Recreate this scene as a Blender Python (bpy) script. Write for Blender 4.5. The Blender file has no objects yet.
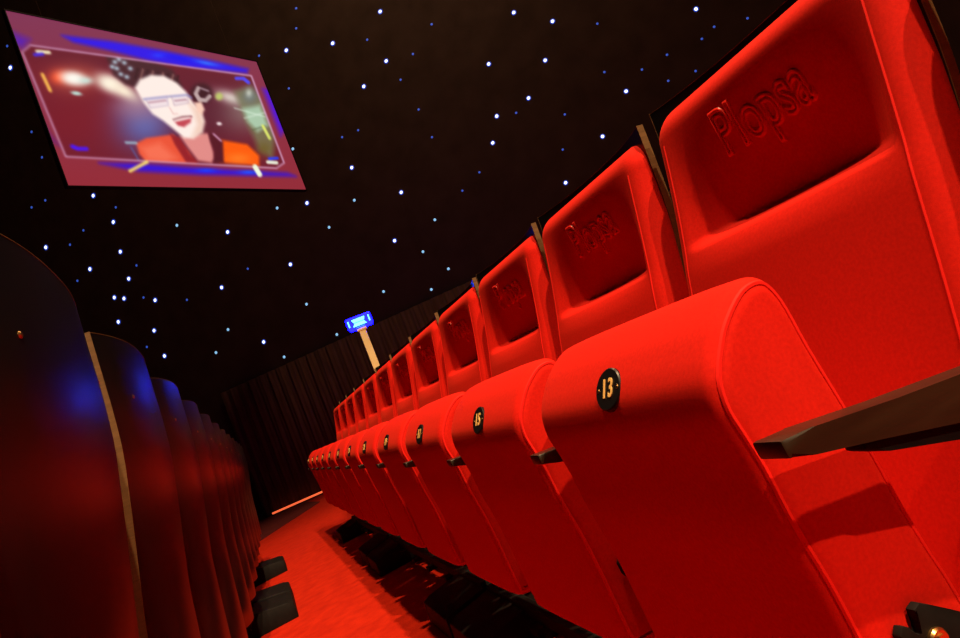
import bpy, bmesh, math, random
from mathutils import Vector, Matrix
random.seed(7)
S = bpy.context.scene
COL = S.collection
H = 0.75                                    # camera height above the floor under the seats

# ------------------------------------------------------------------ camera
cam_d = bpy.data.cameras.new('camera')
cam_d.sensor_width = 36.0
cam_d.lens = 732.0 / 960.0 * 36.0
cam_d.clip_start = 0.02
cam = bpy.data.objects.new('camera', cam_d)
CR = Vector((0.8850, -0.27818, -0.37335)).normalized()
CF = Vector((0.33015, 0.94036, 0.08194)).normalized()
CU = CR.cross(CF).normalized()
CR = CF.cross(CU).normalized()
cam.matrix_world = Matrix(((CR.x, CU.x, -CF.x, 0), (CR.y, CU.y, -CF.y, 0),
                           (CR.z, CU.z, -CF.z, H), (0, 0, 0, 1)))
COL.objects.link(cam)
S.camera = cam

# ------------------------------------------------------------------ world, lamps, exposure
w = bpy.data.worlds.new('world'); S.world = w; w.use_nodes = True
w.node_tree.nodes['Background'].inputs['Color'].default_value = (0.010, 0.006, 0.006, 1)
w.node_tree.nodes['Background'].inputs['Strength'].default_value = 0.3
S.view_settings.view_transform = 'Standard'
S.view_settings.look = 'None'
S.view_settings.exposure = 0.0
S.view_settings.gamma = 1.0
S.view_settings.use_curve_mapping = False


def spot(name, loc, tgt, power, size_deg, blend, col, rad):
    d = bpy.data.lights.new(name, 'SPOT')
    d.energy = power; d.color = col; d.spot_size = math.radians(size_deg); d.spot_blend = blend
    d.shadow_soft_size = rad
    o = bpy.data.objects.new(name, d)
    o.location = loc
    o.rotation_euler = (Vector(tgt) - Vector(loc)).to_track_quat('-Z', 'Y').to_euler()
    COL.objects.link(o)


WARM = (1.0, 0.66, 0.36)
spot('stage_spot', (2.1, -9.0, 11.0), (0.6, 3.3, 0.4), 6000, 31, 0.35, WARM, 0.10)
spot('stage_spot', (2.0, -4.4, 11.0), (0.6, 3.9, 0.4), 5600, 42, 0.35, WARM, 0.10)
spot('overhead_fill', (1.1, 0.3, 11.3), (0.5, 3.0, 0.3), 4600, 60, 0.5, WARM, 0.15)  # unseen overhead fill, added to brighten the seat backs and floor
hl = bpy.data.lights.new('cloth_fill', 'POINT'); hl.energy = 400; hl.color = (1.0, .62, .34); hl.shadow_soft_size = 0.25  # unseen fill lamp, added to lift the black cloth and curtain
ho = bpy.data.objects.new('cloth_fill', hl); ho.location = (3.0, 7.2, 9.2); COL.objects.link(ho)


# ------------------------------------------------------------------ materials
def mat(name, col, rough=0.6, metal=0.0, spec=0.5, emit=None, estr=1.0, sheen=0.0, sheen_col=None, coat=0.0):
    m = bpy.data.materials.new(name); m.use_nodes = True
    b = m.node_tree.nodes['Principled BSDF']
    b.inputs['Base Color'].default_value = (*col, 1)
    b.inputs['Roughness'].default_value = rough
    b.inputs['Metallic'].default_value = metal
    b.inputs['Specular IOR Level'].default_value = spec
    if coat: b.inputs['Coat Weight'].default_value = coat
    if emit:
        b.inputs['Emission Color'].default_value = (*emit, 1)
        b.inputs['Emission Strength'].default_value = estr
    if sheen:
        b.inputs['Sheen Weight'].default_value = sheen
        b.inputs['Sheen Roughness'].default_value = 0.4
        b.inputs['Sheen Tint'].default_value = (*sheen_col, 1)
    return m


def noise_on(m, scale, c0, c1, bump=0.0, bscale=None, bdist=0.002, detail=4, mapping=None):
    nt = m.node_tree; b = nt.nodes['Principled BSDF']
    tc = nt.nodes.new('ShaderNodeTexCoord')
    src = tc.outputs['Object']
    if mapping:
        mp = nt.nodes.new('ShaderNodeMapping'); mp.inputs['Scale'].default_value = mapping
        nt.links.new(src, mp.inputs['Vector']); src = mp.outputs['Vector']
    n = nt.nodes.new('ShaderNodeTexNoise'); n.inputs['Scale'].default_value = scale; n.inputs['Detail'].default_value = detail
    nt.links.new(src, n.inputs['Vector'])
    r = nt.nodes.new('ShaderNodeValToRGB')
    r.color_ramp.elements[0].position = 0.3; r.color_ramp.elements[0].color = (*c0, 1)
    r.color_ramp.elements[1].position = 0.7; r.color_ramp.elements[1].color = (*c1, 1)
    nt.links.new(n.outputs['Fac'], r.inputs['Fac'])
    nt.links.new(r.outputs['Color'], b.inputs['Base Color'])
    if bump:
        n2 = nt.nodes.new('ShaderNodeTexNoise'); n2.inputs['Scale'].default_value = bscale or scale * 4
        nt.links.new(src, n2.inputs['Vector'])
        bp = nt.nodes.new('ShaderNodeBump'); bp.inputs['Strength'].default_value = bump; bp.inputs['Distance'].default_value = bdist
        nt.links.new(n2.outputs['Fac'], bp.inputs['Height']); nt.links.new(bp.outputs['Normal'], b.inputs['Normal'])
    return m


M = {}
M['fabric'] = noise_on(mat('red_velour', (.8, .01, .006), 0.85, spec=0.15, sheen=0.12, sheen_col=(1, .09, .03)),
                       240, (.58, .0075, .0024), (.68, .0108, .0032), bump=0.25, bscale=900, bdist=0.0006)
M['piping'] = mat('red_piping', (.82, .012, .007), 0.7, spec=0.2)
M['emboss'] = mat('embossed_red', (.78, .016, .008), 0.38, spec=0.6)
M['shell'] = noise_on(mat('black_laminate', (.006, .006, .007), 0.30, spec=0.32), 8, (.0035, .0035, .0045), (.006, .0055, .006))
M['edge'] = noise_on(mat('plywood_edge', (.25, .14, .05), 0.5, spec=0.4), 30, (.11, .06, .02), (.17, .095, .034), mapping=(1, 1, 14))
M['arm'] = noise_on(mat('dark_arm_wood', (.03, .018, .01), 0.38, spec=0.5), 20, (.013, .0075, .0035), (.022, .013, .006), mapping=(.5, 3, 3))
M['steel'] = noise_on(mat('black_steel', (.006, .006, .006), 0.65, spec=0.12), 25, (.004, .004, .004), (.008, .007, .007))
M['brass'] = mat('brass_bolt', (.7, .42, .15), 0.3, metal=1.0)
M['plate'] = mat('black_plate', (.006, .005, .006), 0.35)
M['digit'] = mat('gold_digit', (.85, .52, .16), 0.45, metal=0.0)
M['carpet'] = noise_on(mat('red_carpet', (.5, .02, .01), 0.95, spec=0.1), 14, (.37, .011, .002), (.49, .017, .003),
                       bump=0.5, bscale=160, bdist=0.004)
M['shade_carpet'] = noise_on(mat('shaded_red_carpet', (.10, .012, .012), 0.95, spec=0.1), 12, (.08, .010, .011), (.12, .016, .014),
                            bump=0.5, bscale=160, bdist=0.004)  # carpet colour darkened to stand in for shade on the floor
M['cloth'] = noise_on(mat('black_cloth', (.012, .008, .006), 0.95, spec=0.05), 3, (.034, .024, .018), (.048, .034, .026))
M['curtain'] = noise_on(mat('brown_curtain', (.03, .01, .007), 0.9, spec=0.1), 6, (.075, .036, .026), (.12, .058, .042), mapping=(4, 4, .5))
M['strip'] = mat('strip_glow', (.9, .3, .1), 0.5, emit=(1.0, .14, .045), estr=1.0)
M['cream'] = noise_on(mat('cream_post', (.75, .56, .30), 0.5), 4, (.70, .56, .26), (.80, .66, .34))
M['sign_case'] = mat('blue_case', (.01, .01, .25), 0.3, emit=(.0010, .0012, 1.0), estr=30.0)
M['sign_cyan'] = mat('cyan_leds', (.1, .8, 1), 0.4, emit=(.12, .75, 1.0), estr=3.0)
M['sign_blue'] = mat('blue_leds', (.05, .3, 1), 0.4, emit=(.02, .22, 1.0), estr=1.6)
M['star_white'] = mat('star_core', (1, 1, 1), 0.4, emit=(.86, .95, 1.0), estr=2.2)
M['star_halo'] = mat('star_glow_ring', (.05, .1, .6), 0.4, emit=(.03, .10, .85), estr=0.6)  # blue glow around a star, painted as an emissive ring
M['star_faint'] = mat('star_dim', (.1, .2, .8), 0.4, emit=(.04, .13, .75), estr=0.6)
M['star_mid'] = mat('star_mid', (.3, .6, .9), 0.4, emit=(.25, .55, .85), estr=1.0)


def picture_mat():
    m = bpy.data.materials.new('projected_picture'); m.use_nodes = True
    nt = m.node_tree; b = nt.nodes['Principled BSDF']
    at = nt.nodes.new('ShaderNodeAttribute'); at.attribute_name = 'pic'
    b.inputs['Base Color'].default_value = (.02, .02, .02, 1)
    b.inputs['Roughness'].default_value = 0.9
    nt.links.new(at.outputs['Color'], b.inputs['Emission Color'])
    b.inputs['Emission Strength'].default_value = 1.0
    return m


M['picture'] = picture_mat()


# ------------------------------------------------------------------ mesh helpers
def mk(name, bm, m, parent=None, smooth=False, auto=None):
    me = bpy.data.meshes.new(name)
    bmesh.ops.recalc_face_normals(bm, faces=bm.faces[:])
    bm.to_mesh(me); bm.free()
    for p in me.polygons: p.use_smooth = smooth
    if auto is not None:
        me.set_sharp_from_angle(angle=math.radians(auto))
    ms = m if isinstance(m, (list, tuple)) else [m]
    for q in ms: me.materials.append(M[q])
    o = bpy.data.objects.new(name, me); COL.objects.link(o)
    if parent: o.parent = parent
    return o


def box(bm, x0, x1, y0, y1, z0, z1, bev=0.0):
    vs = [bm.verts.new((x, y, z)) for x in (x0, x1) for y in (y0, y1) for z in (z0, z1)]
    idx = ((0, 1, 3, 2), (4, 6, 7, 5), (0, 4, 5, 1), (2, 3, 7, 6), (0, 2, 6, 4), (1, 5, 7, 3))
    fs = [bm.faces.new([vs[i] for i in f]) for f in idx]
    if bev:
        es = list({e for f in fs for e in f.edges})
        bmesh.ops.bevel(bm, geom=es, offset=bev, segments=2, affect='EDGES', profile=0.6)


def prism(bm, poly, y0, y1, axis='y', bev=0.0):
    """extrude a polygon of (x,z) from y0 to y1"""
    a = [bm.verts.new((p[0], y0, p[1])) for p in poly]
    b = [bm.verts.new((p[0], y1, p[1])) for p in poly]
    n = len(poly)
    fs = [bm.faces.new(a), bm.faces.new(b[::-1])]
    for i in range(n):
        fs.append(bm.faces.new((a[i], b[i], b[(i + 1) % n], a[(i + 1) % n])))
    if bev:
        es = list({e for f in fs for e in f.edges})
        bmesh.ops.bevel(bm, geom=es, offset=bev, segments=2, affect='EDGES', profile=0.6)


def tube(bm, pts, r, n=8, closed=False, rv=None):
    pts = [Vector(p) for p in pts]; rings = []
    N = len(pts)
    for i, p in enumerate(pts):
        a = pts[i - 1] if (i > 0 or closed) else p
        b = pts[(i + 1) % N] if (i < N - 1 or closed) else p
        t = (b - a).normalized()
        ref = Vector(rv) if rv else (Vector((0, 0, 1)) if abs(t.z) < .9 else Vector((1, 0, 0)))
        u = t.cross(ref).normalized(); v = t.cross(u)
        rings.append([bm.verts.new(p + r * (math.cos(k * 2 * math.pi / n) * u + math.sin(k * 2 * math.pi / n) * v)) for k in range(n)])
    for i in range(N if closed else N - 1):
        A, B = rings[i], rings[(i + 1) % N]
        for k in range(n):
            bm.faces.new((A[k], A[(k + 1) % n], B[(k + 1) % n], B[k]))
    if not closed:
        bm.faces.new(rings[0]); bm.faces.new(rings[-1][::-1])


def cyl(bm, c, axis, r, h, n=20, bev=0.0):
    c = Vector(c); a = Vector(axis).normalized()
    ref = Vector((0, 0, 1)) if abs(a.z) < .9 else Vector((1, 0, 0))
    u = a.cross(ref).normalized(); v = a.cross(u)
    prof = [(r, 0), (r, h - bev), (r - bev, h)] if bev else [(r, 0), (r, h)]
    rings = [[bm.verts.new(c + a * z + q * (math.cos(k * 2 * math.pi / n) * u + math.sin(k * 2 * math.pi / n) * v)) for k in range(n)] for q, z in prof]
    for A, B in zip(rings, rings[1:]):
        for k in range(n):
            bm.faces.new((A[k], A[(k + 1) % n], B[(k + 1) % n], B[k]))
    bm.faces.new(rings[0]); bm.faces.new(rings[-1])


def lerp_tab(tab, t):
    if t <= tab[0][0]:
        (a, x), (b, y) = tab[0], tab[1]
    elif t >= tab[-1][0]:
        (a, x), (b, y) = tab[-2], tab[-1]
    else:
        for (a, x), (b, y) in zip(tab, tab[1:]):
            if a <= t <= b: break
    return x + (y - x) * (t - a) / (b - a)


def smooth_tab(tab, t, h=0.02):
    return sum(lerp_tab(tab, t + k * h / 2) for k in (-2, -1, 0, 1, 2)) / 5.0


def sstep(a, b, t):
    t = max(0.0, min(1.0, (t - a) / (b - a))); return t * t * (3 - 2 * t)


def empty(name, loc, label, cat, group=None):
    o = bpy.data.objects.new(name, None); o.location = loc; o.empty_display_size = 0.1
    COL.objects.link(o); tag(o, label, cat, group); return o


def tag(o, label, cat, group=None, kind=None):
    o['label'] = label; o['category'] = cat
    if group: o['group'] = group
    if kind: o['kind'] = kind
    return o


def structure(o, label=None):
    o['kind'] = 'structure'
    if label: o['label'] = label
    return o


def text_mesh(txt, size, depth=0.0, off=0.0, bevel=0.0, outline=False, sx=1.0, space=1.0):
    cu = bpy.data.curves.new('lettering', 'FONT')
    cu.body = txt; cu.size = size; cu.align_x = 'CENTER'; cu.align_y = 'CENTER'
    cu.space_character = space
    cu.resolution_u = 4; cu.offset = off
    if outline:
        cu.fill_mode = 'NONE'; cu.bevel_depth = bevel; cu.bevel_resolution = 1
    else:
        cu.extrude = depth
    o = bpy.data.objects.new('lettering', cu); COL.objects.link(o)
    bpy.context.view_layer.update()
    me = bpy.data.meshes.new_from_object(o.evaluated_get(bpy.context.evaluated_depsgraph_get()))
    bpy.data.objects.remove(o); bpy.data.curves.remove(cu)
    for v in me.vertices: v.co.x *= sx
    return me


# ------------------------------------------------------------------ the room
SLOPE = 0.05


def floor_z(x): return SLOPE * (x - 0.6)


WALLH = 12.0
PA = Vector((-0.19, 14.0)); WD = Vector((0.813, -0.582)).normalized()
PB = PA - WD * 9.6; PC = PA + WD * 11.5
PD = Vector((PC.x, -13.0)); PE = Vector((-9.0, -13.0))


def wall(name, a, b, label):
    bm = bmesh.new()
    n = Vector((-(b - a).y, (b - a).x)).normalized()
    if (Vector((0, 0)) - a).dot(n) > 0: n = -n
    z0 = -1.2
    A = [(a.x, a.y), (b.x, b.y), (b.x + n.x * .2, b.y + n.y * .2), (a.x + n.x * .2, a.y + n.y * .2)]
    lo = [bm.verts.new((x, y, z0)) for x, y in A]; hi = [bm.verts.new((x, y, WALLH)) for x, y in A]
    bm.faces.new(lo[::-1]); bm.faces.new(hi)
    for i in range(4):
        bm.faces.new((lo[i], lo[(i + 1) % 4], hi[(i + 1) % 4], hi[i]))
    return structure(mk(name, bm, 'cloth'), label)


wall('wall_end', PA, PC, 'black star-cloth wall above the curtain')
wall('wall_front', PB, PA, 'black star-cloth wall behind the projection screen')
wall('wall_right', PC, PD, 'black wall behind the right-hand rows')
wall('wall_back', PD, PE, 'black wall behind the camera')
wall('wall_left', PE, PB, 'black wall at the left')

bm = bmesh.new()
ring = [PA, PC, PD, PE, PB]
lo = [bm.verts.new((p.x * 1.02, p.y * 1.02, WALLH)) for p in ring]; hi = [bm.verts.new((p.x * 1.02, p.y * 1.02, WALLH + .2)) for p in ring]
bm.faces.new(lo); bm.faces.new(hi[::-1])
for i in range(5): bm.faces.new((lo[i], hi[i], hi[(i + 1) % 5], lo[(i + 1) % 5]))
structure(mk('ceiling', bm, 'cloth'), 'black star-cloth ceiling')


def floor_poly(name, pts, m, top=0.0, th=0.15):
    bm = bmesh.new()
    a = [bm.verts.new((x, y, floor_z(x) + top)) for x, y in pts]
    b = [bm.verts.new((x, y, floor_z(x) + top - th)) for x, y in pts]
    bm.faces.new(a); bm.faces.new(b[::-1])
    n = len(pts)
    for i in range(n): bm.faces.new((a[i], b[i], b[(i + 1) % n], a[(i + 1) % n]))
    return structure(mk(name, bm, m))


L0a = Vector((-0.37, 9.9)); L0b = Vector((0.75, 11.9))          # where the light on the carpet falls off
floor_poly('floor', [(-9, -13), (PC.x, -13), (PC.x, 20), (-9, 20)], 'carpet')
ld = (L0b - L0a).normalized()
floor_poly('floor_shade_strip_1', [tuple(L0a - ld * 4.5), tuple(L0a + ld * 2.0), (PA.x + .6, PA.y - .35), (PA.x - .02, PA.y - .06), (PB.x + 1.2, PB.y - .95), (-6, 12.6)], 'shade_carpet', top=0.012, th=.02)  # shade past the lit floor, laid on as a darker sheet

# pleated curtain along the end wall
bm = bmesh.new()
WN = Vector((-WD.y, WD.x));
if WN.dot(-PA) < 0: WN = -WN
NP = 520; Lc = 9.0
top_r, bot_r, tb, bb = [], [], [], []
for i in range(NP + 1):
    s = 0.03 + Lc * i / NP
    d = .09 + .020 * math.sin(s * 2 * math.pi / .21) + .012 * math.sin(s * 2 * math.pi / .083 + 1) + .012 * math.sin(s * 3.1)
    p = PA + WD * s + WN * d
    q = p - WN * .012
    zb = floor_z(p.x) + .03
    bot_r.append(bm.verts.new((p.x, p.y, zb))); top_r.append(bm.verts.new((p.x, p.y, 2.33)))
    bb.append(bm.verts.new((q.x, q.y, zb))); tb.append(bm.verts.new((q.x, q.y, 2.33)))
for i in range(NP):
    bm.faces.new((bot_r[i], bot_r[i + 1], top_r[i + 1], top_r[i]))
    bm.faces.new((bb[i], tb[i], tb[i + 1], bb[i + 1]))
    bm.faces.new((top_r[i], top_r[i + 1], tb[i + 1], tb[i])); bm.faces.new((bot_r[i], bb[i], bb[i + 1], bot_r[i + 1]))
bm.faces.new((bot_r[0], top_r[0], tb[0], bb[0])); bm.faces.new((bot_r[-1], bb[-1], tb[-1], top_r[-1]))
tag(mk('curtain', bm, 'curtain', smooth=True), 'dark brown pleated curtain hanging along the end wall below the star cloth', 'curtain')

# glowing strip along the foot of the curtain
bm = bmesh.new()
p0 = PA + WD * .27 + WN * .22; p1 = PA + WD * 6.0 + WN * .22
z0 = floor_z(p0.x) + .012; z1 = floor_z(p1.x) + .012
sl = empty('floor_strip_light', (p0.x, p0.y, z0), 'glowing orange strip light along the foot of the curtain', 'strip light')
loc = Vector((p0.x, p0.y, z0))
a = Vector((0, 0, .035)); b = Vector((p1.x, p1.y, z1 + .035)) - loc
tube(bm, [a, b], .017, 10)
mk('glowing_tube', bm, 'strip', sl, smooth=True, auto=50)
bm = bmesh.new()
n3 = Vector((WN.x, WN.y, 0)) * .035
vs = [bm.verts.new(v) for v in (a - n3 - Vector((0, 0, .035)), a + n3 - Vector((0, 0, .035)), b + n3 - Vector((0, 0, .035)), b - n3 - Vector((0, 0, .035)))]
vt = [bm.verts.new(v.co + Vector((0, 0, .016))) for v in vs]
bm.faces.new(vs[::-1]); bm.faces.new(vt)
for i in range(4): bm.faces.new((vs[i], vs[(i + 1) % 4], vt[(i + 1) % 4], vt[i]))
mk('channel', bm, 'steel', sl)

# ------------------------------------------------------------------ the theatre seat (built once)
# local axes: +X towards the seat's back, Y along the row, Z up; origin on the floor
SHELL_X = [(.30, .712), (.35, .718), (.54, .737), (.65, .750), (.80, .780), (.89, .797), (.95, .802), (1.08, .808)]
SH_W = .251
BULGE = .034


def shell_out(y, z): return smooth_tab(SHELL_X, z) + BULGE * (1 - (abs(y) / SH_W) ** 2.4)


PAD_X = [(.40, .620), (.574, .664), (.63, .678), (.767, .711), (.893, .742), (.973, .759), (1.046, .774)]
PZ0, PZ1 = .325, 1.052


def pad_w(z):
    wv = .256 - .011 * sstep(.60, 1.0, z)
    rc = .05
    if z > PZ1 - rc:
        q = min(rc, z - (PZ1 - rc)); wv -= rc - math.sqrt(max(0, rc * rc - q * q))
    return wv


def pad_front(y, z):
    x = smooth_tab(PAD_X, z, .03)
    # lumbar crown and side wings
    x -= .010 * math.cos(min(1, abs(y) / .25) * math.pi / 2) * (1 - sstep(.78, .83, z))
    # recessed headrest panel
    gy = max(0.0, 1 - (abs(y) / .208) ** (1.7 if y > 0 else 3.0))
    fz = sstep(.814, .834, z) * (1 - sstep(.82, 1.04, z))
    x += .062 * gy * fz
    # edge roll
    R = .036
    b = min(pad_w(z) - abs(y), PZ1 - z)
    if z > PZ1 - .05 and abs(y) > .19:
        cy, cz = pad_w(.9) - .05, PZ1 - .05
        b = .05 - math.hypot(max(0, abs(y) - cy), max(0, z - cz))
    b = max(0.0, b)
    if b < R: x += R - math.sqrt(R * R - (R - b) ** 2)
    return x


def build_pad():
    bm = bmesh.new(); rings = []
    zs = []
    z = PZ0
    while z < PZ1 - .06: zs.append(z); z += .0125 if not (.80 < z < .85) else .004
    zs += [PZ1 - .05 + .05 * math.sin(k / 9 * math.pi / 2) for k in range(-1, 10)]
    NU = 52
    for z in zs:
        wv = pad_w(z); ring = []
        for i in range(NU + 1):
            t = -1 + 2 * i / NU
            u = math.sin(t * math.pi / 2) * .55 + t * .45
            y = u * wv
            ring.append(bm.verts.new((min(pad_front(y, z), shell_out(y, z) - .018), y, z)))
        for i in range(13):
            t = 1 - 2 * i / 12
            y = t * wv
            ring.append(bm.verts.new((shell_out(y, z) - .0125, y, z)))
        rings.append(ring)
    n = len(rings[0])
    for A, B in zip(rings, rings[1:]):
        for k in range(n): bm.faces.new((A[k], A[(k + 1) % n], B[(k + 1) % n], B[k]))
    bm.faces.new(rings[0]); bm.faces.new(rings[-1])
    return bm


def build_shell():
    bm = bmesh.new(); T = .013; NU = 32
    zs = [.30 + (1.071 - .30) * k / 48 for k in range(49)]
    F, B = [], []
    for z in zs:
        wv = SH_W - .10 * (1 - sstep(.28, .40, z)) ** 2
        F.append([bm.verts.new((shell_out(SH_W * (-1 + 2 * i / NU), z) - T, wv * (-1 + 2 * i / NU), z)) for i in range(NU + 1)])
        B.append([bm.verts.new((shell_out(SH_W * (-1 + 2 * i / NU), z), wv * (-1 + 2 * i / NU), z)) for i in range(NU + 1)])
    for j in range(len(zs) - 1):
        for i in range(NU):
            bm.faces.new((F[j][i], F[j][i + 1], F[j + 1][i + 1], F[j + 1][i]))
            bm.faces.new((B[j][i], B[j + 1][i], B[j + 1][i + 1], B[j][i + 1]))
        for i in (0, NU):
            bm.faces.new((F[j][i], B[j][i], B[j + 1][i], F[j + 1][i]))
    for i in range(NU):
        for j in (0, len(zs) - 1):
            bm.faces.new((F[j][i], F[j][i + 1], B[j][i + 1], B[j][i]))
    return bm


def build_edge_band():
    """pale plywood edge round both sides and the top of the shell"""
    bm = bmesh.new(); T = .013; e = .0012
    path = []
    for k in range(24): z = .42 + (1.071 - .42) * k / 23; path.append((-SH_W, z, 'y', -1))
    A = []
    for k in range(24):
        z = .42 + (1.0724 - .42) * k / 23
        for s in (-1, 1):
            x1 = shell_out(SH_W, z); A.append((s, z, x1))
    for s in (-1, 1):
        prev = None
        for k in range(24):
            z = .42 + (1.0724 - .42) * k / 23; x1 = shell_out(SH_W, z) + .0004; x0 = x1 - T - .0008
            y0 = s * SH_W; y1 = s * (SH_W + e)
            q = [bm.verts.new(c) for c in ((x0, y0, z), (x1, y0, z), (x1, y1, z), (x0, y1, z))]
            if prev:
                for i in range(4): bm.faces.new((prev[i], prev[(i + 1) % 4], q[(i + 1) % 4], q[i]))
            else: bm.faces.new(q)
            prev = q
        bm.faces.new(prev)
    prev = None
    for i in range(33):
        y = SH_W * (-1 + i / 16); z = 1.071; x1 = shell_out(y, z) + .0004; x0 = x1 - T - .0008
        q = [bm.verts.new(c) for c in ((x0, y, z), (x1, y, z), (x1, y, z + .0006), (x0, y, z + .0006))]
        if prev:
            for k in range(4): bm.faces.new((prev[k], prev[(k + 1) % 4], q[(k + 1) % 4], q[k]))
        else: bm.faces.new(q)
        prev = q
    bm.faces.new(prev)
    return bm


CUSH = [(.440, .262), (.427, .285), (.424, .312), (.421, .36), (.417, .415), (.412, .464), (.406, .50), (.401, .535), (.397, .581), (.391, .615),
        (.386, .642), (.388, .668), (.395, .685), (.404, .699), (.419, .718), (.439, .735), (.458, .746), (.477, .749),
        (.491, .744), (.500, .731), (.506, .709), (.511, .665), (.521, .605), (.530, .545), (.537, .486), (.545, .44), (.552, .407), (.561, .33), (.562, .285), (.550, .262)]


def catmull(P, n):
    out = []; N = len(P)
    for i in range(N):
        p0, p1, p2, p3 = (Vector(P[(i + k) % N]) for k in (-1, 0, 1, 2))
        for j in range(n):
            t = j / n
            out.append(.5 * (2 * p1 + (p2 - p0) * t + (2 * p0 - 5 * p1 + 4 * p2 - p3) * t * t + (3 * p1 - p0 - 3 * p2 + p3) * t ** 3))
    return out


CP = catmull(CUSH, 3)
CN = []
for i in range(len(CP)):
    t = CP[(i + 1) % len(CP)] - CP[i - 1]
    CN.append(Vector((-t.y, t.x)).normalized())         # outward for this winding
cx = sum(p.x for p in CP) / len(CP); cz = sum(p.y for p in CP) / len(CP)
if sum(CN[i].dot(CP[i] - Vector((cx, cz))) for i in range(len(CP))) < 0: CN = [-n for n in CN]
CW = .226
CY = .014


def build_cushion(R=.020):
    bm = bmesh.new(); rings = []
    ys = []
    for k in range(7): ys.append(-CW + R * (1 - math.cos(k / 6 * math.pi / 2)))
    ys += [-CW + R + (2 * CW - 2 * R) * k / 20 for k in range(1, 20)]
    ys += [-y for y in ys[6::-1]]
    for y in ys:
        b = min(R, CW - abs(y))
        ins = R - math.sqrt(max(0, R * R - (R - b) ** 2))
        ring = []
        for p, n in zip(CP, CN):
            puff = .004 * (1 - (abs(y) / CW) ** 4)
            q = p + n * (puff - ins)
            ring.append(bm.verts.new((q.x, y + CY, q.y)))
        rings.append(ring)
    n = len(rings[0])
    for A, B in zip(rings, rings[1:]):
        for k in range(n): bm.faces.new((A[k], A[(k + 1) % n], B[(k + 1) % n], B[k]))
    bm.faces.new(rings[0]); bm.faces.new(rings[-1])
    return bm


def build_cushion_piping(sides=(-1, 1)):
    bm = bmesh.new()
    for s in sides:
        y = s * (CW - .004)
        pts = []
        for p, n in zip(CP, CN):
            q = p + n * (-.0085); pts.append((q.x, y + CY, q.y))
        tube(bm, pts, .0030, 6, closed=True, rv=(0, 1, 0))
    return bm


def build_back_piping(sides=(-1, 1)):
    bm = bmesh.new()
    for s in sides:
        pts = []
        for k in range(40):
            z = .46 + (1.0 - .46) * k / 39
            y = s * (pad_w(z) - .034)
            pts.append((pad_front(y, z) + .0012, y, z))
        tube(bm, pts, .0022, 6, rv=(0, 1, 0))
    return bm


def seg(x0, z0, x1, z1): return (x0, z0, x1, z1)


LOGO = text_mesh('Plopsa', .086, bevel=.0030, outline=True, sx=.80, space=1.04)


def build_logo():
    """the word embossed into the headrest: raised outlines of the letters"""
    bm = bmesh.new(); bm.from_mesh(LOGO)
    for v in bm.verts:
        u, t, d = v.co
        y = -u; z = .957 + t * 1.14
        e = .002
        x = pad_front(y, z)
        dz = (pad_front(y, z + e) - pad_front(y, z - e)) / (2 * e)
        dy = (pad_front(y + e, z) - pad_front(y - e, z)) / (2 * e)
        n = Vector((-1, dy, dz)).normalized()
        v.co = Vector((x, y, z)) + n * (d + .0008)
    return bm


PLX, PLZ = .3965, .684
pi_ = min(range(len(CP)), key=lambda i: (CP[i] - Vector((PLX, PLZ))).length)
PC3 = Vector((CP[pi_].x + CN[pi_].x * .005, -.010, CP[pi_].y + CN[pi_].y * .004))
PN = Matrix.Rotation(math.radians(8), 3, 'Z') @ Vector((CN[pi_].x, 0, CN[pi_].y))
PU = Matrix.Rotation(math.radians(8), 3, 'Z') @ Vector((0, -1, 0)); PV = PN.cross(PU).normalized()
if PV.z < 0: PV = -PV


def build_plate():
    bm = bmesh.new(); cyl(bm, PC3 - PN * .0085, PN, .0258, .0120, 32, .0015); return bm


def build_digits(t):
    me = text_mesh(t, 0.0285, depth=.0006, off=.00045, sx=.72, space=1.25)
    bm = bmesh.new(); bm.from_mesh(me)
    for v in bm.verts: v.co = PC3 + PU * v.co.x + PV * v.co.y * 1.12 + PN * (.0040 + v.co.z)
    return bm


def build_screw(s):
    bm = bmesh.new(); cyl(bm, PC3 + PU * s * .0195 + PN * .003, PN, .0026, .0012, 10, .0004); return bm


ARM_Y = -.270


def build_arm(cy=ARM_Y):
    bm = bmesh.new()
    poly = [(.372, .619), (.41, .6165), (.50, .606), (.62, .595), (.72, .588), (.728, .587), (.728, .543), (.68, .545), (.58, .556), (.47, .581), (.40, .600), (.374, .602)]
    prism(bm, poly, cy - .019, cy + .019, bev=.004)
    return bm


def build_arm_bracket(cy=ARM_Y):
    bm = bmesh.new()
    poly = [(.455, .588), (.60, .556), (.725, .547), (.725, .508), (.70, .515), (.60, .534), (.475, .568), (.452, .578)]
    prism(bm, poly, cy - .012, cy + .012, bev=.003)
    return bm


def build_standard(cy=ARM_Y):
    """steel side plate in the gap between two seats, from the floor rail to the arm"""
    bm = bmesh.new()
    prism(bm, [(.60, .126), (.655, .126), (.655, .30), (.64, .38), (.60, .42), (.54, .42), (.52, .39), (.60, .34)], cy - .006, cy + .006, bev=.002)
    return bm


def build_hinge(s):
    """claw bracket that carries the tipping cushion, with its notch"""
    bm = bmesh.new()
    poly = [(x + .008, z - .0225) for x, z in [(.448, .405), (.446, .424), (.452, .431), (.459, .427), (.462, .416), (.470, .414), (.473, .424), (.471, .437), (.480, .440), (.492, .432), (.53, .405), (.60, .34), (.62, .30), (.58, .29), (.50, .34), (.462, .385)]]
    prism(bm, poly, CY + s * .229, CY + s * .240, bev=.002)
    return bm


def build_hinge_bolt(s):
    bm = bmesh.new(); cyl(bm, (.489, CY + s * .239, .3825), (0, s, 0), .011, .006, 16, .002); cyl(bm, (.489, CY + s * .2445, .3825), (0, s, 0), .006, .003, 6); return bm


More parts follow.
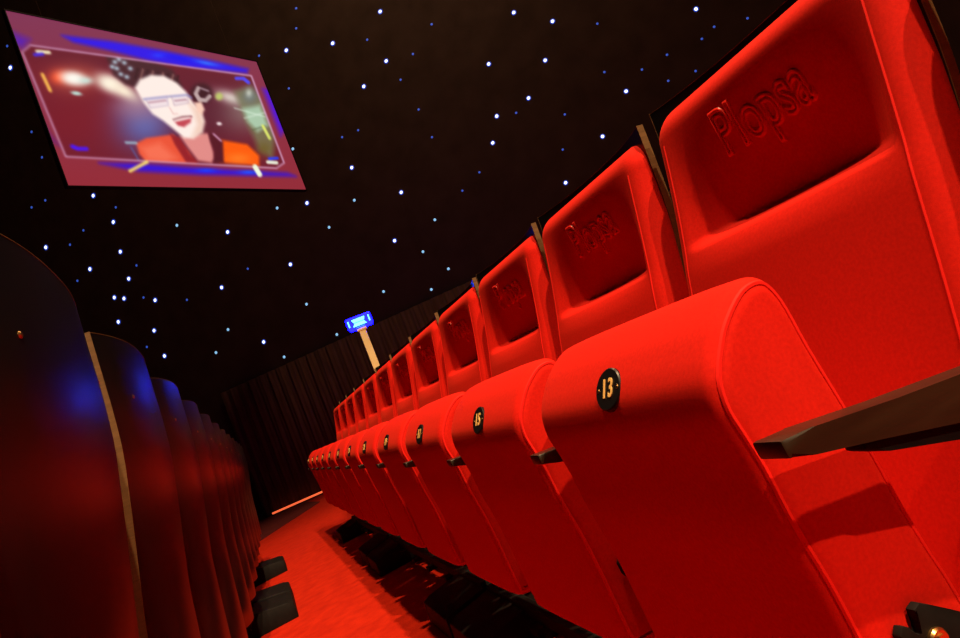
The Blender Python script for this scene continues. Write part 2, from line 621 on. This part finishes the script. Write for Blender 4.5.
def build_shell_bolt(s):
    bm = bmesh.new(); y = s * .165; z = .975
    cyl(bm, (shell_out(y, z) - .002, y, z), (1, s * .2, 0), .0036, .0036, 12, .0015); return bm


MESH_CACHE = {}


def part(name, builder, m, parent, key=None, smooth=True, auto=40, label=None):
    key = key or name
    if key in MESH_CACHE:
        o = bpy.data.objects.new(name, MESH_CACHE[key]); COL.objects.link(o); o.parent = parent
    else:
        o = mk(name, builder(), m, parent, smooth=smooth, auto=auto); MESH_CACHE[key] = o.data
    if label: o['label'] = label
    return o


def make_seat(loc, label, group, number=None, front=True, far_arm=False, cushion='up', near_arm=True):
    t = empty('theatre_seat', loc, label, 'seat', group)
    bk = part('backrest', build_pad, 'fabric', t, auto=60)
    if front:
        for s in (-1, 1): part('piping', lambda: build_back_piping((s,)), 'piping', bk, 'back_piping%d' % s)
        part('embossed_lettering', build_logo, 'emboss', bk, auto=60)
    sh = part('back_shell', build_shell, 'shell', t, label='black laminate back shell', auto=40)
    part('edge_band', build_edge_band, 'edge', sh, label='pale plywood edge', auto=40)
    for s in (-1, 1):
        part('bolt', lambda: build_shell_bolt(s), 'brass', sh, 'shell_bolt%d' % s)
    cu = part('cushion', build_cushion, 'fabric', t, auto=60)
    if front:
        for s in (-1, 1): part('piping', lambda: build_cushion_piping((s,)), 'piping', cu, 'cushion_piping%d' % s)
        for s in (-1, 1):
            hb = part('hinge_bracket', lambda: build_hinge(s), 'steel', t, 'hinge%d' % s, label='black steel hinge bracket', auto=30)
            part('hinge_bolt', lambda: build_hinge_bolt(s), 'brass', hb, 'hinge_bolt%d' % s, auto=30)
    if number:
        np_ = part('number_plate', build_plate, 'plate', t, label='round black number plate', auto=30)
        part('digits', lambda: build_digits(number), 'digit', np_, 'digits' + number, label='gold digits', smooth=False)
        for s in (-1, 1):
            part('screw', lambda: build_screw(s), 'brass', np_, 'plate_screw%d' % s, auto=30)
    for side, cy in (('n', ARM_Y), ('f', -ARM_Y)):
        if (side == 'f' and not far_arm) or (side == 'n' and not near_arm): continue
        ar = part('armrest', lambda: build_arm(cy), 'arm', t, 'arm' + side, label='dark tapered armrest', auto=35)
        part('arm_bracket', lambda: build_arm_bracket(cy), 'steel', ar, 'armb' + side, auto=30)
        part('side_standard', lambda: build_standard(cy), 'steel', t, 'std' + side, label='black steel side plate', auto=30)
    return t


ORD = ['nearest', 'second', 'third', 'fourth', 'fifth', 'sixth', 'seventh', 'eighth', 'ninth', 'tenth', 'eleventh', 'twelfth', 'thirteenth']
Y0, PITCH, NR = .79, .55, 12
for k in range(NR):
    num = str(13 + 2 * k)
    if k == 0: lab = 'large red tip-up theatre seat numbered 13, closest to the camera'
    elif k == 1: lab = 'red tip-up theatre seat numbered 15, next beyond seat 13'
    elif k == NR - 1: lab = 'red tip-up theatre seat at the far end of the lit row'
    else: lab = '%s folded red theatre seat counting along the lit row from number 13' % ORD[k]
    make_seat((0, Y0 + PITCH * k, 0), lab, 'red seats in the lit right-hand row', num, far_arm=(k == NR - 1))
# the neighbour on the near side: only its back reaches the picture
t = empty('theatre_seat', (0, Y0 - PITCH, 0), 'red theatre seat back cut off by the right edge of the picture', 'seat', 'red seats in the lit right-hand row')
bk = part('backrest', build_pad, 'fabric', t)
for s in (-1, 1): part('piping', None, None, bk, 'back_piping%d' % s)
part('embossed_lettering', None, None, bk)
sh = part('back_shell', None, None, t, label='black laminate back shell')
part('edge_band', None, None, sh, label='pale plywood edge')
part('side_standard', None, None, t, 'stdn', label='black steel side plate')

# left-hand row, seen from behind, one step lower on the raked floor
LX, LZ = -.970, -.043
YL, NL = .852, 12
for i in range(-1, NL):
    if i == -1: lab = 'sliver of a black seat back in the bottom left corner, closest to the camera'
    elif i == 0: lab = 'large black curved seat back with a blue gleam along the left edge'
    elif i == NL - 1: lab = 'black seat back at the far end of the dark left-hand row'
    else: lab = '%s black seat back along the dark left-hand row, counting the large left-edge one first' % ORD[i]
    make_seat((LX + .003 * max(0, i), YL - .011 + PITCH * i, LZ), lab, 'dark seats of the left-hand row seen from behind', front=False, far_arm=(i == NL - 1)).rotation_euler.z = math.radians(0.8)


# ------------------------------------------------------------------ floor frames under the rows
def base_frame(name, x0, y0, y1, label, group, feet):
    zf = floor_z(.65 + x0)
    t = empty(name, (x0, (y0 + y1) / 2, zf), label, 'seat base', group)
    ym = (y0 + y1) / 2

    def fz(x): return floor_z(x + x0) - zf
    for (a, b) in feet:
        bm = bmesh.new()
        a -= ym; b -= ym
        poly = [(.37, fz(.37)), (.372, fz(.37) + .080), (.40, fz(.4) + .092), (.60, .122), (.66, .122), (.85, fz(.88) + .092), (.883, fz(.88) + .080), (.885, fz(.885))]
        prism(bm, poly, a, b, bev=.006)
        mk('foot', bm, 'steel', t, auto=30, smooth=True)
    for x in (.545, .615):
        bm = bmesh.new(); box(bm, x - .018, x + .018, y0 - ym + .01, y1 - ym - .01, .086, .122, .004)
        mk('rail', bm, 'steel', t)
    n = max(2, int((y1 - y0) / .30))
    for k in range(n):
        y = y0 - ym + (k + .5) * (y1 - y0) / n
        bm = bmesh.new(); box(bm, .50, .65, y - .03, y + .03, .068, .086, .002)
        mk('cross_plate', bm, 'steel', t)
    return t


RB = [0.50, 2.48, 4.50, 6.45]
for i in range(3):
    a, b = RB[i] + .02, RB[i + 1] - .02
    base_frame('seat_base', 0, a, b, 'black steel base frame under the lit red row, %s' % ('nearest the camera', 'middle one', 'farthest one')[i],
               'base frames under the lit row', [(a, a + .37), (b - .37, b)])
RB2 = [.75, 2.70, 4.63, 6.55]
for i in range(3):
    a, b = RB2[i] + .02, RB2[i + 1] - .02
    base_frame('seat_base', LX, a, b, 'black steel base frame under the dark left row, %s' % ('nearest the camera', 'middle one', 'farthest one')[i],
               'base frames under the left row', [(a, a + .37), (b - .37, b)])

# ------------------------------------------------------------------ blue sign on its post
SD = 8.6


def azel(az, tan_el, d):
    a = math.radians(az); return Vector((math.sin(a) * d, math.cos(a) * d, H + tan_el * d))


c = azel(10.5, .139, SD)
zg = floor_z(c.x)
t = empty('led_sign', (c.x, c.y, zg), 'small glowing blue sign on a cream post behind the far seats', 'sign')
t.rotation_euler = (0, 0, math.radians(-14))
zc = c.z - zg
bm = bmesh.new(); box(bm, -.040, .040, -.03, .03, .02, zc - .085, .006); mk('post', bm, 'cream', t)
bm = bmesh.new(); box(bm, -.058, .058, -.04, .04, zc - .105, zc - .07, .008); mk('collar', bm, 'cream', t)
bm = bmesh.new(); box(bm, -.2, .2, -.18, .18, 0, .022, .006); mk('base_plate', bm, 'steel', t)
bm = bmesh.new(); prism(bm, [(-.152, -.045), (-.135, -.075), (.135, -.075), (.152, -.045), (.152, .06), (.138, .075), (-.138, .075), (-.152, .06)], -.04, .05, bev=.008)
for v in bm.verts: v.co.z += zc
sc = mk('display_case', bm, 'sign_case', t)
bm = bmesh.new()
for z0, z1, wa, wb in ((.006, .044, .080, .064), (-.040, -.004, .058, .082)):
    prism(bm, [(-wb, zc + z0), (wb, zc + z0), (wa, zc + z1), (-wa, zc + z1)], -.052, -.041)
mk('lit_rows', bm, 'sign_cyan', sc)
bm = bmesh.new(); prism(bm, [(-.058, zc - .005), (.058, zc - .005), (.058, zc + .007), (-.058, zc + .007)], -.0505, -.041); mk('lit_line', bm, 'sign_blue', sc)
for s in (-1, 1):
    bm = bmesh.new(); prism(bm, [(s * .118, zc - .03), (s * .130, zc - .03), (s * .130, zc + .042), (s * .118, zc + .042)], -.052, -.041); mk('lit_bar', bm, 'sign_cyan', sc)
bm = bmesh.new(); prism(bm, [(-.05, zc - .062), (.05, zc - .062), (.05, zc - .054), (-.05, zc - .054)], -.052, -.041); mk('lit_caption', bm, 'sign_blue', sc)

# ------------------------------------------------------------------ projection screen
D1 = 8.0
A = Vector((-.1015 * D1, .995 * D1)); B = Vector((.2300 * D1, 1.2570 * D1))
ZT, ZB = H + .684 * D1, H + .4315 * D1
ax = (B - A); WSCR = ax.length; ax.normalize(); HS = ZT - ZB
nrm = Vector((ax.y, -ax.x))
t = empty('projection_screen', (A.x, A.y, ZB), 'large lit projection screen hanging before the star wall, showing a laughing man', 'screen')
t.rotation_euler = (0, 0, math.atan2(ax.y, ax.x))
# local: x along the screen, -y faces the seats, z up
bm = bmesh.new(); box(bm, 0, WSCR, .004, .03, 0, HS); mk('screen_sheet', bm, 'cloth', t)
bm = bmesh.new()
for q in ((-.012, 0, -.012, HS + .012), (WSCR, WSCR + .012, -.012, HS + .012)): box(bm, q[0], q[1], -.012, .05, q[2], q[3])
for q in ((0, WSCR, -.012, 0), (0, WSCR, HS, HS + .012)): box(bm, q[0], q[1], -.012, .05, q[2], q[3])
mk('screen_frame', bm, 'steel', t)
for x in (.4, WSCR - .4):
    bm = bmesh.new(); cyl(bm, (x, .03, HS + .02), (0, 0, 1), .004, WALLH - ZB - HS - .02, 8); mk('hanging_cable', bm, 'cloth', t)

# the projected picture: colours laid on the screen's own surface grid
Q = [(15., 35.), (762., 183.), (917., 562.), (207., 558.)]      # corners of the sketch sheet the picture is laid out on


def hom(q):
    (x0, y0), (x1, y1), (x2, y2), (x3, y3) = q
    dx1, dy1, dx2, dy2 = x1 - x2, y1 - y2, x3 - x2, y3 - y2
    sx, sy = x0 - x1 + x2 - x3, y0 - y1 + y2 - y3
    den = dx1 * dy2 - dx2 * dy1
    g = (sx * dy2 - dx2 * sy) / den; h = (dx1 * sy - sx * dy1) / den
    return (x1 - x0 + g * x1, x3 - x0 + h * x3, x0, y1 - y0 + g * y1, y3 - y0 + h * y3, y0, g, h)


import numpy as np
hm = hom(Q)
NX, NY = 400, 228
uu, vv = np.meshgrid(np.linspace(0, 1, NX + 1), np.linspace(0, 1, NY + 1))
dn = hm[6] * uu + hm[7] * vv + 1
PX = (hm[0] * uu + hm[1] * vv + hm[2]) / dn; PY = (hm[3] * uu + hm[4] * vv + hm[5]) / dn
img = np.zeros((NY + 1, NX + 1, 3))


def lay(mask, col):
    global img
    img = img * (1 - mask[..., None]) + np.array(col, float) * mask[..., None]


def sd_poly(P):
    n = len(P); d = np.full(PX.shape, 1e9); inside = np.zeros(PX.shape, bool)
    for i in range(n):
        x0, y0 = P[i]; x1, y1 = P[(i + 1) % n]
        ex, ey = x1 - x0, y1 - y0
        tt = np.clip(((PX - x0) * ex + (PY - y0) * ey) / (ex * ex + ey * ey + 1e-9), 0, 1)
        d = np.minimum(d, np.hypot(PX - x0 - tt * ex, PY - y0 - tt * ey))
        if y0 != y1:
            c_ = ((y0 > PY) != (y1 > PY)) & (PX < (x1 - x0) * (PY - y0) / (y1 - y0) + x0)
            inside ^= c_
    return np.where(inside, -d, d)


def poly(P, col, soft=4., a=1.): lay(np.clip(.5 - sd_poly(P) / (2 * soft), 0, 1) * a, col)


def line(P, wd, col, a=1., closed=False):
    d = np.full(PX.shape, 1e9); n = len(P)
    for i in range(n if closed else n - 1):
        x0, y0 = P[i]; x1, y1 = P[(i + 1) % n]; ex, ey = x1 - x0, y1 - y0
        tt = np.clip(((PX - x0) * ex + (PY - y0) * ey) / (ex * ex + ey * ey + 1e-9), 0, 1)
        d = np.minimum(d, np.hypot(PX - x0 - tt * ex, PY - y0 - tt * ey))
    lay(np.clip((wd - d) / 3. + .5, 0, 1) * a, col)


def blob(cx_, cy_, rx, ry, col, a=1., ang=0., pw=1.):
    c_, s_ = math.cos(math.radians(ang)), math.sin(math.radians(ang))
    dx, dy = PX - cx_, PY - cy_
    e = ((dx * c_ + dy * s_) / rx) ** 2 + ((-dx * s_ + dy * c_) / ry) ** 2
    lay(np.exp(-e ** pw) * a, col)


g_ = np.clip((PY - 60) / 480, 0, 1)[..., None]
img = np.array([128, 50, 84.]) * (1 - g_) + np.array([146, 42, 56.]) * g_
poly([(40, 100), (90, 120), (70, 145), (45, 140)], (80, 20, 190), 12, .8)
poly([(185, 108), (330, 124), (480, 150), (620, 178), (738, 204), (735, 216), (560, 202), (440, 180), (330, 152), (220, 128)], (40, 12, 230), 7)
blob(475, 165, 22, 8, (30, 60, 255)); blob(610, 187, 40, 6, (40, 120, 255), 1, 10); blob(540, 176, 60, 7, (5, 5, 240), .8, 12)
poly([(782, 262), (802, 262), (852, 380), (838, 402)], (85, 15, 205), 8)
poly([(90, 300), (150, 400), (185, 440), (160, 425)], (95, 25, 140), 10, .7)
poly([(300, 488), (420, 488), (600, 500), (860, 512), (885, 522), (600, 520), (420, 512)], (50, 10, 215), 8)
blob(620, 507, 30, 6, (10, 60, 255)); blob(745, 511, 28, 6, (20, 80, 255))
INN = [(68, 158), (92, 138), (748, 224), (850, 482), (828, 498), (200, 470)]
poly(INN, (112, 26, 44), 3)
inner_mask = sd_poly(INN) < 2
keep = img.copy()
blob(620, 330, 150, 110, (84, 28, 48), .8); blob(250, 360, 160, 90, (125, 24, 40), .7); blob(330, 190, 260, 30, (90, 24, 46), .6, 8)
blob(435, 375, 85, 70, (92, 98, 168), .95); blob(420, 330, 70, 40, (150, 120, 160), .6); blob(400, 310, 60, 30, (170, 130, 150), .5)
blob(225, 235, 75, 42, (190, 90, 70), .8); blob(178, 232, 26, 20, (255, 80, 40)); blob(222, 236, 44, 22, (255, 250, 240), 1, 10, 1.5); blob(258, 242, 20, 10, (200, 230, 220), .9)
blob(330, 250, 46, 26, (255, 245, 225), 1, 22, 1.3); blob(372, 272, 50, 20, (255, 240, 215), .95, 28); blob(230, 280, 17, 6, (190, 230, 220), 1, 8, 2)
blob(690, 290, 46, 18, (240, 225, 215), .95, 20); blob(735, 330, 70, 60, (150, 140, 130), .6)
poly([(700, 270), (745, 255), (790, 300), (822, 400), (815, 470), (775, 440), (735, 360)], (120, 120, 84), 10, .85)
poly([(725, 320), (775, 310), (800, 370), (770, 390), (740, 360)], (175, 210, 180), 8, .9); blob(745, 285, 24, 24, (110, 120, 120), .9); blob(742, 275, 9, 12, (210, 215, 200), .8)
line([(700, 320), (790, 345)], 2, (220, 240, 220), .6); line([(730, 350), (800, 330)], 2, (225, 240, 225), .6); line([(755, 385), (790, 372)], 2, (80, 90, 60), .7)
line([(785, 372), (806, 410)], 4, (220, 230, 110)); blob(790, 440, 24, 22, (110, 92, 40), .8)
blob(602, 278, 34, 32, (58, 22, 34), 1, 0, 3); line([(592, 262), (585, 278), (596, 296), (615, 298), (626, 286)], 6, (190, 165, 165)); line([(600, 262), (622, 270)], 3, (150, 120, 130))
blob(654, 286, 12, 12, (190, 200, 110), 1, 0, 2); blob(656, 367, 8, 5, (255, 240, 240), 1, 0, 2)
# hair
poly([(318, 170), (345, 168), (400, 178), (470, 190), (515, 208), (545, 255), (548, 275), (520, 258), (480, 245), (430, 250), (408, 262), (375, 252), (340, 225)], (70, 34, 44), 6)
for (x, y) in ((350, 205), (344, 186), (372, 188), (362, 222), (390, 205), (336, 200), (380, 230), (356, 178)): blob(x, y, 7, 6, (190, 215, 230), .95)
for i in range(9):
    x = 405 + i * 15; line([(x, 235 + i * 2), (x + 8, 205 + i * 2.5)], 2.2, (170, 120, 110) if i % 2 else (40, 18, 26), .8)
# shoulders, collar, neck
poly([(410, 428), (440, 412), (520, 400), (565, 450), (590, 487), (440, 482), (420, 460)], (236, 84, 56), 4)
poly([(425, 440), (480, 425), (530, 470), (500, 483), (445, 478)], (255, 130, 100), 12, .6)
poly([(660, 415), (740, 428), (776, 462), (777, 491), (660, 482)], (255, 92, 8), 5); blob(715, 470, 36, 16, (255, 130, 40), .7)
poly([(510, 398), (540, 410), (570, 460), (600, 486), (560, 484), (525, 430)], (150, 30, 40), 4)
poly([(540, 405), (625, 395), (645, 470), (635, 484), (595, 478), (565, 440)], (226, 140, 136), 5)
poly([(622, 390), (668, 420), (672, 484), (640, 484), (642, 450), (630, 420)], (86, 20, 36), 4); line([(640, 398), (662, 418)], 3, (190, 130, 160))
line([(380, 426), (410, 427)], 4, (150, 170, 190)); line([(395, 440), (418, 478)], 2.5, (90, 90, 150), .8)
# face
FACE = [(404, 262), (418, 238), (450, 224), (490, 226), (528, 246), (556, 272), (578, 305), (602, 330), (612, 360), (606, 392), (580, 412), (552, 410), (520, 384), (490, 360), (458, 340), (432, 308)]
poly(FACE, (255, 238, 230), 5)
poly([(560, 300), (600, 330), (612, 365), (605, 395), (575, 408), (590, 370), (580, 335)], (240, 200, 180), 9, .8)
poly([(582, 305), (602, 302), (612, 325), (604, 342), (590, 330)], (250, 205, 185), 4)
poly([(436, 292), (500, 285), (506, 312), (452, 322)], (240, 222, 230), 4, .7); poly([(514, 286), (560, 282), (566, 305), (522, 314)], (242, 224, 230), 4, .7)
line([(432, 296), (500, 288), (560, 282), (572, 290)], 3.5, (128, 128, 190), .6); line([(436, 296), (452, 322), (504, 314), (500, 288)], 2, (180, 160, 190), .5); line([(514, 288), (522, 314), (564, 306), (560, 284)], 2, (180, 150, 170), .5)
line([(446, 306), (496, 299)], 2.5, (170, 110, 130), .7); line([(524, 300), (556, 296)], 2.5, (160, 100, 120), .7)
poly([(520, 358), (548, 350), (574, 346), (571, 364), (552, 378), (534, 374)], (196, 70, 84), 3.5); line([(524, 360), (568, 350)], 3, (250, 235, 230)); line([(520, 356), (546, 347), (574, 345)], 2, (120, 60, 70), .8)
line([(508, 320), (520, 340), (532, 338)], 2, (235, 190, 185), .8)
m_ = inner_mask[..., None]
img = np.where(m_, img, keep)
line(INN, 2.2, (212, 160, 196), .95, True)
line([(112, 156), (148, 159)], 5, (245, 235, 190)); line([(105, 166), (128, 164)], 5, (70, 40, 220))
line([(128, 224), (152, 273)], 5, (245, 180, 80)); line([(219, 439), (236, 446), (262, 446)], 6, (75, 15, 235))
line([(393, 511), (443, 484)], 5, (250, 220, 110)); line([(764, 494), (779, 518)], 7, (240, 250, 220))
line([(704, 232), (725, 232), (740, 244)], 5, (80, 70, 240)); line([(802, 480), (828, 482)], 5, (235, 240, 220)); line([(806, 470), (830, 468)], 4, (40, 60, 250))
for _ in range(5):                           # the projector's soft focus
    pad_ = np.pad(img, ((1, 1), (1, 1), (0, 0)), 'edge')
    img = (pad_[:-2, 1:-1] + pad_[2:, 1:-1] + pad_[1:-1, :-2] + pad_[1:-1, 2:] + 2 * pad_[1:-1, 1:-1]) / 6
lin = np.where(img / 255 <= .04045, img / 255 / 12.92, ((np.clip(img / 255, 0, 1) + .055) / 1.055) ** 2.4)
verts = [(float(u) * WSCR, 0.0, (1 - float(v)) * HS) for v in np.linspace(0, 1, NY + 1) for u in np.linspace(0, 1, NX + 1)]
faces = [(j * (NX + 1) + i, (j + 1) * (NX + 1) + i, (j + 1) * (NX + 1) + i + 1, j * (NX + 1) + i + 1) for j in range(NY) for i in range(NX)]
me = bpy.data.meshes.new('projected_picture'); me.from_pydata(verts, [], faces); me.update()
at = me.attributes.new('pic', 'FLOAT_COLOR', 'POINT')
flat = np.ones((len(verts), 4), np.float32); flat[:, :3] = lin.reshape(-1, 3)
at.data.foreach_set('color', flat.ravel())
me.materials.append(M['picture'])
o = bpy.data.objects.new('projected_picture', me); COL.objects.link(o); o.parent = t
o['label'] = 'projected picture of a laughing man in glasses and an orange jacket'

# ------------------------------------------------------------------ star lights in the black cloth (direction of each, and its class)
Z1 = lambda L: [(x / 2.994, y / 2.994) for x, y in L]
Z2 = lambda L: [(x / 2.994, 213 + y / 2.994) for x, y in L]
Z8 = lambda L: [(240 + x / 2.994, y / 2.994) for x, y in L]
Z7 = lambda L: [(640 + x / 2.994, y / 2.994) for x, y in L]
ZA = lambda L: [(520 + x / 4.795, y / 4.795) for x, y in L]
ZB_ = lambda L: [(480 + x / 4.795, 90 + y / 4.795) for x, y in L]
ZC = lambda L: [(300 + x / 4.795, 190 + y / 4.795) for x, y in L]
STAR = {'bright': [], 'mid': [], 'faint': []}
STAR['bright'] += Z1([(280, 586), (32, 203)])
STAR['bright'] += Z2([(340, 27), (138, 103), (361, 116), (270, 168), (386, 197), (343, 253), (372, 256), (465, 261), (355, 326), (462, 352), (493, 428), (682, 57), (870, 154), (664, 223), (790, 386)])
STAR['bright'] += Z8([(420, 35), (278, 130), (139, 151), (438, 183), (371, 259), (335, 502), (483, 576), (201, 608), (820, 38), (936, 64), (914, 181), (745, 192), (864, 294), (769, 348), (757, 428)])
STAR['bright'] += ZA([(844, 44), (509, 438), (700, 549)]) + ZB_([(588, 223), (411, 445)]) + ZC([(454, 243)])
STAR['mid'] += Z2([(918, 273), (683, 349), (647, 418), (851, 431), (530, 37)]) + ZC([(401, 487), (630, 477), (590, 296), (647, 143), (712, 378), (140, 179), (261, 49)]) + [(336.9, 334.5)]
STAR['mid'] += Z1([(877, 446), (830, 623)])
STAR['faint'] += Z1([(776, 167), (887, 85), (887, 25), (865, 265), (95, 621), (136, 600), (347, 621), (95, 395), (126, 471), (22, 138)])
STAR['faint'] += Z2([(742, 167), (560, 260), (250, 52), (210, 95), (409, 157), (232, 203), (430, 253), (440, 401)])
STAR['faint'] += Z8([(717, 516), (575, 411), (306, 411), (354, 390), (535, 328), (481, 239), (518, 162), (574, 73), (381, 119), (827, 338), (666, 571)])
STAR['faint'] += ZA([(371, 114), (405, 346), (215, 549), (585, 334), (705, 263), (711, 388), (842, 341), (872, 187), (931, 129)]) + ZB_([(397, 286)]) + Z7([(322, 55), (867, 35)])


def star_mesh(r0, r1, rings, m_name, hh):
    """dome or glow ring of unit radius facing +Z"""
    bm = bmesh.new(); prof = []
    for k in range(rings + 1):
        a = k / rings; prof.append((r0 + (r1 - r0) * a, hh * (1 - a * a)))
    n = 16; R = []
    for r, z in prof:
        R.append([bm.verts.new((r * math.cos(2 * math.pi * k / n), r * math.sin(2 * math.pi * k / n), z)) for k in range(n)] if r > 1e-6 else [bm.verts.new((0, 0, z))])
    for A_, B_ in zip(R, R[1:]):
        for k in range(n):
            if len(A_) == 1: bm.faces.new((A_[0], B_[k], B_[(k + 1) % n]))
            else: bm.faces.new((A_[k], B_[k], B_[(k + 1) % n], A_[(k + 1) % n]))
    me_ = bpy.data.meshes.new('star_part'); bm.to_mesh(me_); bm.free(); me_.materials.append(M[m_name]); return me_


SM = {'core': star_mesh(0, .62, 4, 'star_white', .5), 'halo': star_mesh(.62, 1.0, 2, 'star_halo', .15),
      'mid': star_mesh(0, 1, 4, 'star_mid', .5), 'faint': star_mesh(0, 1, 4, 'star_faint', .5)}
CAMP = Vector((0, 0, H))
planes = []
for a_, b_, nm in ((PA, PC, 'end wall'), (PB, PA, 'front wall'), (PC, PD, 'right wall'), (PE, PB, 'left wall')):
    d_ = (b_ - a_).normalized(); n_ = Vector((-d_.y, d_.x, 0))
    if n_.dot(CAMP - Vector((a_.x, a_.y, H))) < 0: n_ = -n_
    planes.append((Vector((a_.x, a_.y, 0)), n_, nm))
planes.append((Vector((0, 0, WALLH)), Vector((0, 0, -1)), 'ceiling'))
PXR = {'bright': 2.4, 'mid': 1.4, 'faint': 1.1}
WORD = {'bright': 'bright white star light', 'mid': 'medium pale blue star light', 'faint': 'faint blue star light'}
NAMES = {'end wall': 'black cloth above the curtain', 'front wall': 'black cloth wall around the screen', 'right wall': 'black cloth wall behind the red seats',
         'left wall': 'black cloth of the left wall', 'ceiling': 'black cloth ceiling'}
for cls, L in STAR.items():
    for px, py in L:
        d = (CF * 732 + CR * (px - 480) - CU * (py - 319)).normalized()
        best = None
        for p, n_, nm in planes:
            dn_ = d.dot(n_)
            if dn_ < -1e-4:
                tt = (p - CAMP).dot(n_) / dn_
                if best is None or tt < best[0]: best = (tt, n_, nm)
        tt, n_, nm = best
        pos = CAMP + d * tt + n_ * .004
        r = PXR[cls] / 732 * tt
        rot = n_.to_track_quat('Z', 'Y').to_euler()
        lab = '%s set in the %s' % (WORD[cls], NAMES[nm]); grp = '%ss in the %s' % (WORD[cls], NAMES[nm])
        if cls == 'bright':
            o = empty('star_light', pos, lab, 'light', grp); o.rotation_euler = rot; o.scale = (r, r, r)
            for nm2, key in (('lens', 'core'), ('collar', 'halo')):  # the outer ring stands in for the glow around the lens
                c_ = bpy.data.objects.new(nm2, SM[key]); COL.objects.link(c_); c_.parent = o
        else:
            o = bpy.data.objects.new('star_light', SM[cls]); COL.objects.link(o)
            o.location = pos; o.rotation_euler = rot; o.scale = (r, r, r)
            tag(o, lab, 'light', grp)
